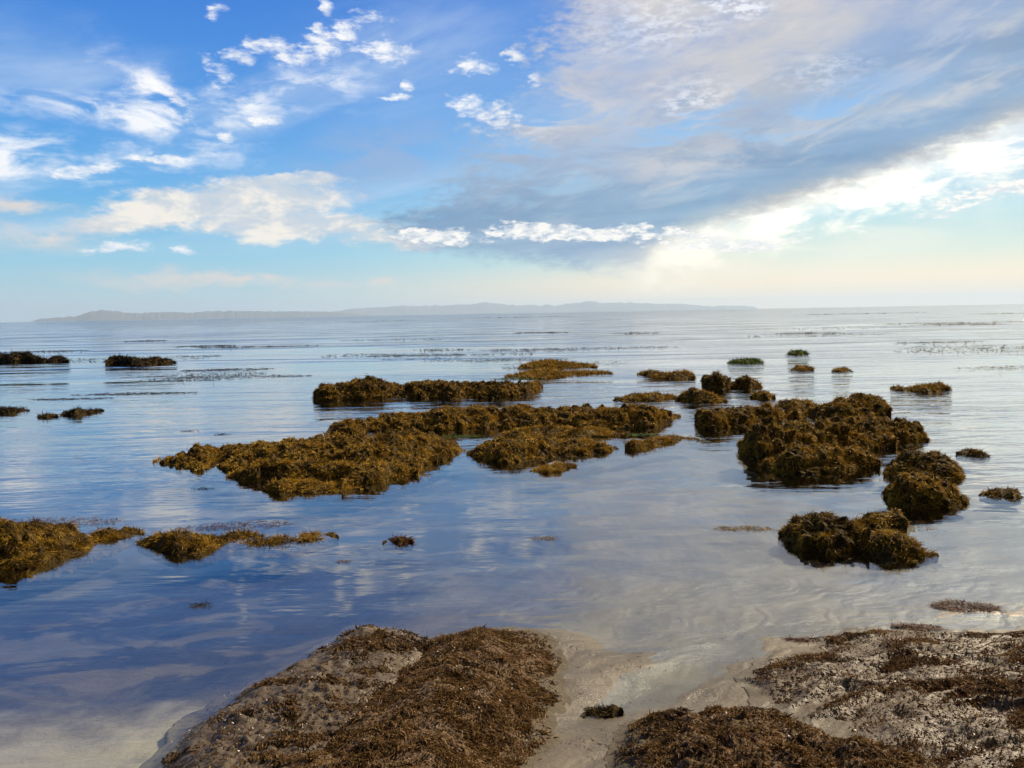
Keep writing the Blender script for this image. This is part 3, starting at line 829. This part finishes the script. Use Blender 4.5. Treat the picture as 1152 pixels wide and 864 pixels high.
rock('weedy_rock', 'tiny dark rock awash between two low ones', 'rock',
     [([(42, 470), (52, 472), (65, 469)], [(42, 468.5), (52, 465.5), (65, 466)], 0.35)], mat=M_DARK, tone=0.05)

# ------------------------------------------------------------------ shore slabs in front
def inside_dist(poly, x, y):
    """signed distance (positive inside) to a polygon"""
    n = len(poly); ins = np.zeros(x.shape, bool); dmin = np.full(x.shape, 1e9)
    for i in range(n):
        (ax, ay), (bx, by) = poly[i], poly[(i + 1) % n]
        t = np.clip(((x - ax) * (bx - ax) + (y - ay) * (by - ay)) / ((bx - ax) ** 2 + (by - ay) ** 2 + 1e-12), 0, 1)
        dmin = np.minimum(dmin, np.hypot(x - ax - t * (bx - ax), y - ay - t * (by - ay)))
        c_ = ((ay > y) != (by > y)) & (x < (bx - ax) * (y - ay) / (by - ay + 1e-12) + ax)
        ins ^= c_
    return np.where(ins, dmin, -dmin)


def slab(name, label, poly_px, H, edge, mat, step=0.008, lump=1.0, ridge=0.0, weeds=(), shells=0, group=None):
    poly = [tuple(ground(np.array(float(a)), np.array(float(b)))) for a, b in poly_px]
    xs = [p[0] for p in poly]; ys = [p[1] for p in poly]
    x0, x1 = min(xs) - 0.1, max(xs) + 0.1; y0, y1 = max(min(ys) - 0.1, 1.75), max(ys) + 0.1
    ax_ = np.arange(x0, x1, step); ay_ = np.arange(y0, y1, step)
    A, B = np.meshgrid(ax_, ay_, indexing='ij')
    q = np.stack([A, B, np.zeros_like(A)], -1)
    d = inside_dist(poly, A + 0.05 * fbm(q * 5, 3), B + 0.05 * fbm(q * 5 + 31, 3))
    d = d + 0.05
    t = np.clip(d / edge, -0.5, 1)
    prof = np.where(t > 0, 0.55 * sstep(0, 0.55, t) + 0.45 * sstep(0.1, 1.0, t), t * 1.6)
    tz = terrain(A, B)
    lumpy = lump * (0.045 * (billow(q * 4.2, 2) - 0.25) + 0.020 * (billow(q * np.array([11, 17, 1]), 2) - 0.25) + 0.022 * (billow(q * np.array([26, 38, 1]), 3) - 0.25))
    rdg = ridge * (0.35 - np.abs(pn(np.stack([A * 2.2 + B * 1.0, B * 8.5 - A * 2.6, 0 * A], -1) + 0.5 * fbm(q * 3, 2)[..., None])))
    z = np.maximum(tz, -0.03) + H * prof + (lumpy + rdg) * np.clip(t + 0.1, 0, 1)
    z = np.where(t < -0.02, np.minimum(z, tz - 0.03), z)
    G = np.stack([A, B, z], -1)
    edge_v = np.clip(d / 0.22, 0, 1)
    me = mesh_from(name, G.reshape(-1, 3), gridfaces(len(ax_), len(ay_)), mat, {'sandfree': edge_v.ravel()})
    o = tag(link(name, me), label, 'rock', group or 'low shore rocks in front')
    for (cname, wmat, n, ln, wd, maskf, tshift, lay) in weeds:
        mk = lambda g, mf=maskf: np.where(g[..., 2] > np.maximum(terrain(g[..., 0], g[..., 1]) + 0.006, 0.001), 1, 0) * mf(g) * np.clip(inside_dist(poly, g[..., 0], g[..., 1]) / 0.12 + 0.35, 0.06, 1)
        P, N, tot = sample_surface(G, n, mk, -1)
        N = N * np.sign(N[:, 2:3] + 1e-9)
        P = P + N * 0.006
        cl = 0.6 * fbm(P * 7 + 2, 2) + 0.6 * fbm(P * 26 + 9, 2)
        tone = np.clip(0.47 + 0.62 * cl + RNG.normal(0, 0.17, n) + tshift, 0, 1)
        big = 0.75 + 0.7 * sstep(0.0, 0.5, fbm(P * 14 + 33, 2))
        ln = ln * big; wd = wd * (0.6 + 0.4 * big)
        Dl = np.stack([0.55 * np.ones(n), -0.55 * np.ones(n), -lay * np.ones(n)], -1) * 1.0
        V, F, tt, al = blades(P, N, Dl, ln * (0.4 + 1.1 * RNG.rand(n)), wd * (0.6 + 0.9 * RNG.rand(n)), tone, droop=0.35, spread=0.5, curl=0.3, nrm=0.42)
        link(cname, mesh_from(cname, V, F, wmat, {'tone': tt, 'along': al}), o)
    if shells:
        P, N, tot = sample_surface(G, shells, lambda g: np.where(g[..., 2] > terrain(g[..., 0], g[..., 1]) + 0.01, 1, 0) * sstep(0.1, 0.45, fbm(g * 6 + 13, 2)), -1)
        N = N * np.sign(N[:, 2:3] + 1e-9)
        n = len(P)
        V, F, tt, al = blades(P + N * 0.006, N * 0.3, np.zeros(3), 0.007 * (0.5 + RNG.rand(n)), 0.006 * (0.5 + RNG.rand(n)), RNG.rand(n), droop=0.1, seg=2, spread=0.9)
        s = link('shell_grit', mesh_from('shell_grit', V, F, M_SHELL, {'tone': tt}), o); s['kind'] = 'stuff'
    return o


full = lambda g: np.clip(0.12 + 0.9 * sstep(-0.25, 0.35, fbm(g * np.array([7, 10, 7]), 3)), 0, 1)
patchy = lambda g: sstep(0.05, 0.35, fbm(g * np.array([6, 9, 6]) + 8, 3)) + 0.06
strips = lambda g: 0.07 + sstep(0.0, 0.38, fbm(np.stack([g[..., 0] * 2.0 + g[..., 1] * 0.9, g[..., 1] * 8 - g[..., 0] * 2.5, 0 * g[..., 0]], -1) + 3, 4)) + 0.04

slab('shore_rock', 'domed foreground rock matted with brown turf algae and shell grit', [(478, 716), (520, 708), (580, 712), (618, 730), (630, 765), (620, 805), (607, 850), (575, 900), (540, 1010), (150, 1010), (220, 905), (310, 850), (405, 785), (452, 735)],
     0.150, 0.72, M_TURF, weeds=[('turf_algae', M_TUFT, 95000, 0.020, 0.0045, full, 0.12, 0.38)], shells=700)
slab('shore_rock', 'sandier rock with sparse algae sloping into the pool, left of the domed one', [(500, 730), (470, 708), (425, 701), (396, 701), (372, 718), (308, 752), (217, 805), (185, 835), (150, 890), (110, 1010), (420, 1010), (450, 800)],
     0.095, 0.40, M_FLAT, lump=0.9, weeds=[('turf_algae', M_TUFT, 24000, 0.018, 0.005, patchy, 0.0, 0.4)], shells=500)
slab('shore_rock', 'dark rough algae rock at the bottom edge, right of the sandy runnel', [(700, 860), (712, 830), (752, 818), (820, 816), (880, 820), (905, 838), (960, 858), (1050, 885), (1110, 1010), (690, 1010)],
     0.105, 0.30, M_TURF, lump=1.3, weeds=[('turf_algae', M_TUFT, 55000, 0.019, 0.0045, full, 0.08, 0.38)], shells=500)
slab('reef_flat', 'low sand-filmed reef flat streaked with brown weed in the lower right corner', [(838, 772), (880, 738), (930, 722), (985, 710), (1090, 714), (1200, 710), (1320, 770), (1320, 1010), (1090, 1010), (1010, 870), (915, 822), (862, 800)],
     0.022, 0.40, M_FLAT, lump=0.45, ridge=0.06, weeds=[('turf_algae', M_TUFT, 46000, 0.018, 0.0042, strips, 0.06, 0.42), ('red_algae', M_RED, 9000, 0.02, 0.004, strips, 0.0, 0.42)], shells=700)

# a weedy stone in the runnel
rock('weedy_stone', 'small weed-tufted stone half buried in the sandy runnel', 'rock',
     [([(657, 809), (675, 815), (690, 814), (701, 808)], [(657, 806), (665, 800), (680, 795), (693, 790), (701, 798)], 0.12, {'lump': 0.4})], mat=M_DARK, length=0.025, tone=0.25)


# ------------------------------------------------------------------ loose weed at the surface
def raft(name, label, cat, px, py, rx, ry, n, mat, length, width, rot=0.0, h=0.02, kind=None, group=None, flat=0.25):
    g = ground(np.array(float(px)), np.array(float(py)))
    r = np.sqrt(RNG.rand(n * 3)); th = RNG.rand(n * 3) * 2 * math.pi
    x = r * np.cos(th) * rx; y = r * np.sin(th) * ry
    keep = fbm(np.stack([x / rx * 2.0, y / ry * 1.2, np.full_like(x, px * 0.1)], -1) * 1.3, 3) > -0.55
    x, y = x[keep][:n], y[keep][:n]; n = len(x)
    c_, s_ = math.cos(R(rot)), math.sin(R(rot))
    X_ = g[0] + x * c_ - y * s_; Y_ = g[1] + x * s_ + y * c_
    z0 = np.maximum(terrain(X_, Y_), 0.0)
    P = np.stack([X_, Y_, z0 + h * RNG.rand(n)], -1)
    N = np.tile(np.array([0, 0, 0.25]), (n, 1))
    V, F, t, al = blades(P, N, 0, length * (0.5 + RNG.rand(n)), np.full(n, width), np.clip(RNG.normal(0.45, 0.2, n), 0, 1), droop=0.12, spread=0.8)
    zb = np.maximum(terrain(V[:, 0], V[:, 1]), 0)
    V[:, 2] = zb + 0.002 + np.clip(V[:, 2] - zb, 0, 1) * flat
    o = link(name, mesh_from(name, V, F, mat, {'tone': t, 'along': al}))
    return tag(o, label, cat, group or ('loose weed at the water surface' if label else None), kind)


raft('seaweed_clump', 'thin brown weed raft in the grey pool, left of the front boulder trio', 'seaweed', 838, 595, 0.22, 0.06, 260, M_WEED, 0.05, 0.007)
raft('seaweed_clump', 'tiny weed scrap in the water above the domed foreground rock', 'seaweed', 612, 606, 0.09, 0.04, 90, M_WEED, 0.04, 0.006)
raft('seaweed_clump', 'tangled dark weed scrap over the dark blue pool bottom', 'seaweed', 226, 681, 0.06, 0.03, 90, M_DARK, 0.04, 0.005)
raft('seaweed_clump', 'small weed scrap between the two-lobed slab and the reddish tuft', 'seaweed', 387, 632, 0.05, 0.03, 60, M_WEED, 0.035, 0.005)
raft('seaweed_clump', 'sprawling red-brown weed washed up near the right edge', 'seaweed', 1085, 683, 0.17, 0.07, 700, M_RED, 0.05, 0.005, -8, 0.03)
raft('seaweed_clump', 'rusty strip of weed at the waterline of the reef flat', 'seaweed', 1030, 706, 0.12, 0.035, 420, M_RED, 0.045, 0.005, -3, 0.03)
raft('seaweed_clump', 'short rusty weed strip at the left end of the reef flat', 'seaweed', 905, 720, 0.09, 0.02, 160, M_RED, 0.04, 0.005, -3, 0.02)
raft('seaweed_clump', 'scattered weed fringe on the water behind the two-lobed slab', 'seaweed', 265, 592, 0.45, 0.14, 420, M_RED, 0.05, 0.006, 6, 0.012)
raft('seaweed_clump', 'wide brown weed fringe washed over the back of the edge slab', 'seaweed', 55, 588, 0.6, 0.16, 700, M_RED, 0.05, 0.006, 0, 0.03)
raft('seaweed_clump', 'dark weed scrap afloat off the pointed end of the broad slab', 'seaweed', 228, 550, 0.12, 0.04, 50, M_DARK, 0.04, 0.008)
raft('seaweed_clump', 'small dark weed scrap afloat behind the broad slab', 'seaweed', 250, 489, 0.12, 0.05, 60, M_DARK, 0.05, 0.010)
raft('seaweed_clump', 'dark weed specks afloat in the ripples left of the central reef', 'seaweed', 213, 485, 0.15, 0.05, 50, M_DARK, 0.05, 0.010)
raft('seaweed_clump', 'bright green weed fringe at the left end of the flat rock', 'seaweed', 592, 426, 0.8, 0.25, 500, M_GREEN, 0.12, 0.02)
raft('seaweed_clump', 'green weed in the gap behind the broad slab and the mid slab', 'seaweed', 520, 491, 0.30, 0.12, 300, M_GREEN, 0.05, 0.01)
raft('seaweed_clump', 'green weed strands beside the low trailing rock', 'seaweed', 722, 489, 0.22, 0.10, 420, M_GREEN, 0.05, 0.01)
# crumbs of weed and shell on the wet sand: nobody could count them
n = 900
a_ = RNG.uniform(560, 1100, n * 4); b_ = RNG.uniform(700, 900, n * 4)
g = ground(a_, b_); z_ = terrain(g[:, 0], g[:, 1])
kp = (fbm(np.stack([g[:, 0] * 4, g[:, 1] * 6, 0 * z_], -1), 3) > 0.0) & (z_ > -0.02)
g = g[kp][:n]; z_ = z_[kp][:n]; n = len(z_)
P = np.stack([g[:, 0], g[:, 1], z_ + 0.002], -1)
V, F, t, al = blades(P, np.tile(np.array([0, 0, 0.3]), (n, 1)), 0, 0.016 * (0.3 + RNG.rand(n) ** 2 * 1.6), 0.003 + 0.003 * RNG.rand(n), np.clip(RNG.normal(0.35, 0.25, n), 0, 1), droop=0.1, spread=0.8)
zz = terrain(V[:, 0], V[:, 1]); V[:, 2] = zz + 0.0015 + np.clip(V[:, 2] - zz, 0, 1) * 0.3
o = link('weed_crumbs', mesh_from('weed_crumbs', V, F, M_TUFT, {'tone': t, 'along': al}))
tag(o, 'crumbs of brown weed and shell scattered over the wet sand', 'weed', None, 'stuff')
# distant kelp lying in streaks at the surface: nobody could count it
st = []
for (a, b, rx, ry, n, m) in [(255, 416, 1.5, 0.6, 500, M_DARK), (150, 443, 1.4, 0.25, 420, M_DARK), (80, 449, 0.9, 0.2, 260, M_DARK), (270, 424, 2.0, 0.6, 420, M_DARK), (165, 383.5, 1.6, 0.7, 200, M_DARK), (60, 395, 2.0, 0.5, 200, M_DARK), (290, 390, 3.5, 0.5, 420, M_DARK), (560, 405, 2.6, 0.8, 420, M_DARK), (650, 392, 4.5, 1.0, 420, M_DARK), (1055, 385, 2.0, 0.5, 250, M_DARK), (1090, 363, 9.0, 1.6, 300, M_DARK), (470, 400, 2.0, 0.5, 300, M_DARK)] + [(RNG.uniform(0, 1152), 352 + RNG.uniform(0.12, 1.0) ** 1.3 * 75, 0, 0, 0, M_DARK) for _ in range(30)]:
    d0 = np.linalg.norm(ground(np.array(float(a)), np.array(float(b))))
    if n == 0:
        b = b + 9.0 - a / 1152 * 20.7 * 0.9
        d0 = np.linalg.norm(ground(np.array(float(a)), np.array(float(b))))
        if 330 < a < 1010 and b > 415: continue
        rx = d0 * RNG.uniform(0.03, 0.10); ry = d0 * RNG.uniform(0.015, 0.06); n = int(RNG.uniform(90, 260))
    o = raft('kelp', None, None, a, b, rx, ry, n, m, max(0.12, d0 * 0.008), max(0.02, d0 * 0.0016), h=0.03, flat=0.10)
    st.append(o)
# one object for all streaks
VV, FF, TT, AA, off = [], [], [], [], 0
for o in st:
    me = o.data
    v = np.empty(len(me.vertices) * 3, np.float32); me.vertices.foreach_get('co', v)
    f = np.empty(len(me.loops), np.int32); me.loops.foreach_get('vertex_index', f)
    t = np.empty(len(me.vertices), np.float32); me.attributes['tone'].data.foreach_get('value', t)
    a_ = np.empty(len(me.vertices), np.float32); me.attributes['along'].data.foreach_get('value', a_)
    VV.append(v.reshape(-1, 3)); FF.append(f.reshape(-1, 4) + off); TT.append(t); AA.append(a_); off += len(me.vertices)
    bpy.data.objects.remove(o); bpy.data.meshes.remove(me)
o = link('kelp_streaks', mesh_from('kelp_streaks', np.concatenate(VV), np.concatenate(FF), M_DARK, {'tone': np.concatenate(TT), 'along': np.concatenate(AA)}))
tag(o, 'dark streaks of kelp lying at the surface of the far shallows', 'kelp', None, 'stuff')

# ------------------------------------------------------------------ islands on the horizon
def island(name, prof, dist, width, seed):
    px = np.arange(prof[0][0], prof[-1][0] + 0.01, 0.8)
    py = np.interp(px, [p[0] for p in prof], [p[1] for p in prof])
    hor = 362.0 - (px / 1152.0) * 20.7
    qn = np.stack([px * 0.16 + seed, px * 0, px * 0], -1)
    py = py - 1.2 * fbm(qn, 3, 0.5) * np.clip((hor - py) / 5.0, 0, 1)
    hh = np.maximum(hor - py, 0.05) / FPX * dist
    dr = ray(px, hor); dr = dr / np.linalg.norm(dr[:, :2], axis=1, keepdims=True)
    M = 15
    v = np.linspace(-1, 1, M)
    G = np.empty((len(px), M, 3))
    for j, t in enumerate(v):
        rr = dist / dr[:, 1] * 0 + dist + t * width * (0.25 + 0.75 * np.minimum(1, hh / 300.0))
        G[:, j, 0] = dr[:, 0] * rr; G[:, j, 1] = dr[:, 1] * rr
        zz = hh * (1 - abs(t) ** 1.6)
        q = np.stack([G[:, j, 0], G[:, j, 1], 0 * zz], -1) / 1500.0 + seed
        G[:, j, 2] = zz * (1 + 0.5 * fbm(q, 4) * abs(t)) - 3.0 * (abs(t) > 0.99)
    G = orient(G)
    o = link(name, mesh_from(name, G.reshape(-1, 3), gridfaces(*G.shape[:2]), M_HILL))
    return tag(o, kind='structure')


island('hills', [(35, 361), (45, 358.5), (60, 357.5), (85, 356), (90, 355), (95, 353), (105, 351), (113, 349.8), (122, 350), (135, 351), (150, 352.5), (165, 351.8), (190, 351), (215, 351.6), (240, 350), (270, 349.8), (300, 350), (345, 349.8), (372, 350.5), (400, 352), (420, 355)], 30000, 2200, 1)
island('hills', [(355, 356), (370, 351), (385, 348.5), (395, 347), (410, 346), (420, 345.5), (432, 345), (450, 343.7), (470, 344), (490, 343.3), (505, 343), (515, 342), (525, 342), (535, 341.5), (545, 339.5), (560, 341), (580, 343.3), (600, 342.5), (607, 343.5), (615, 341.8), (625, 343.7), (640, 341), (660, 339), (667, 338), (675, 340.5), (690, 340), (710, 340), (730, 341), (750, 341.5), (770, 341.5), (785, 343), (800, 344), (815, 343.5), (835, 343.5), (848, 344.5), (853, 346.5)], 42000, 3000, 5)

# ------------------------------------------------------------------ haze
bm_ = bpy.data.meshes.new('haze')
e, zt, zb = SEA * 1.12, 600.0, -9.0
gxm = max(abs(gx[0]), gx[-1], abs(gy[0]), gy[-1], abs(wx_[0]), wx_[-1], abs(wy_[0]), wy_[-1]) + 500
vs = [(sx * gxm, sy * gxm, z) for z in (zb, zt) for sx, sy in ((-1, -1), (1, -1), (1, 1), (-1, 1))]
bm_.from_pydata(vs, [], [(3, 2, 1, 0), (4, 5, 6, 7), (0, 1, 5, 4), (1, 2, 6, 5), (2, 3, 7, 6), (3, 0, 4, 7)])
M_HAZE, nt, out = new_mat('sea_haze')
pv = nt.nodes.new('ShaderNodeVolumePrincipled')
pv.inputs['Color'].default_value = (0.56, 0.74, 0.97, 1); pv.inputs['Density'].default_value = 3.2e-5; pv.inputs['Anisotropy'].default_value = 0.2
nt.links.new(pv.outputs[0], out.inputs['Volume'])
bm_.materials.append(M_HAZE)
o = link('haze', bm_); tag(o, kind='stuff')
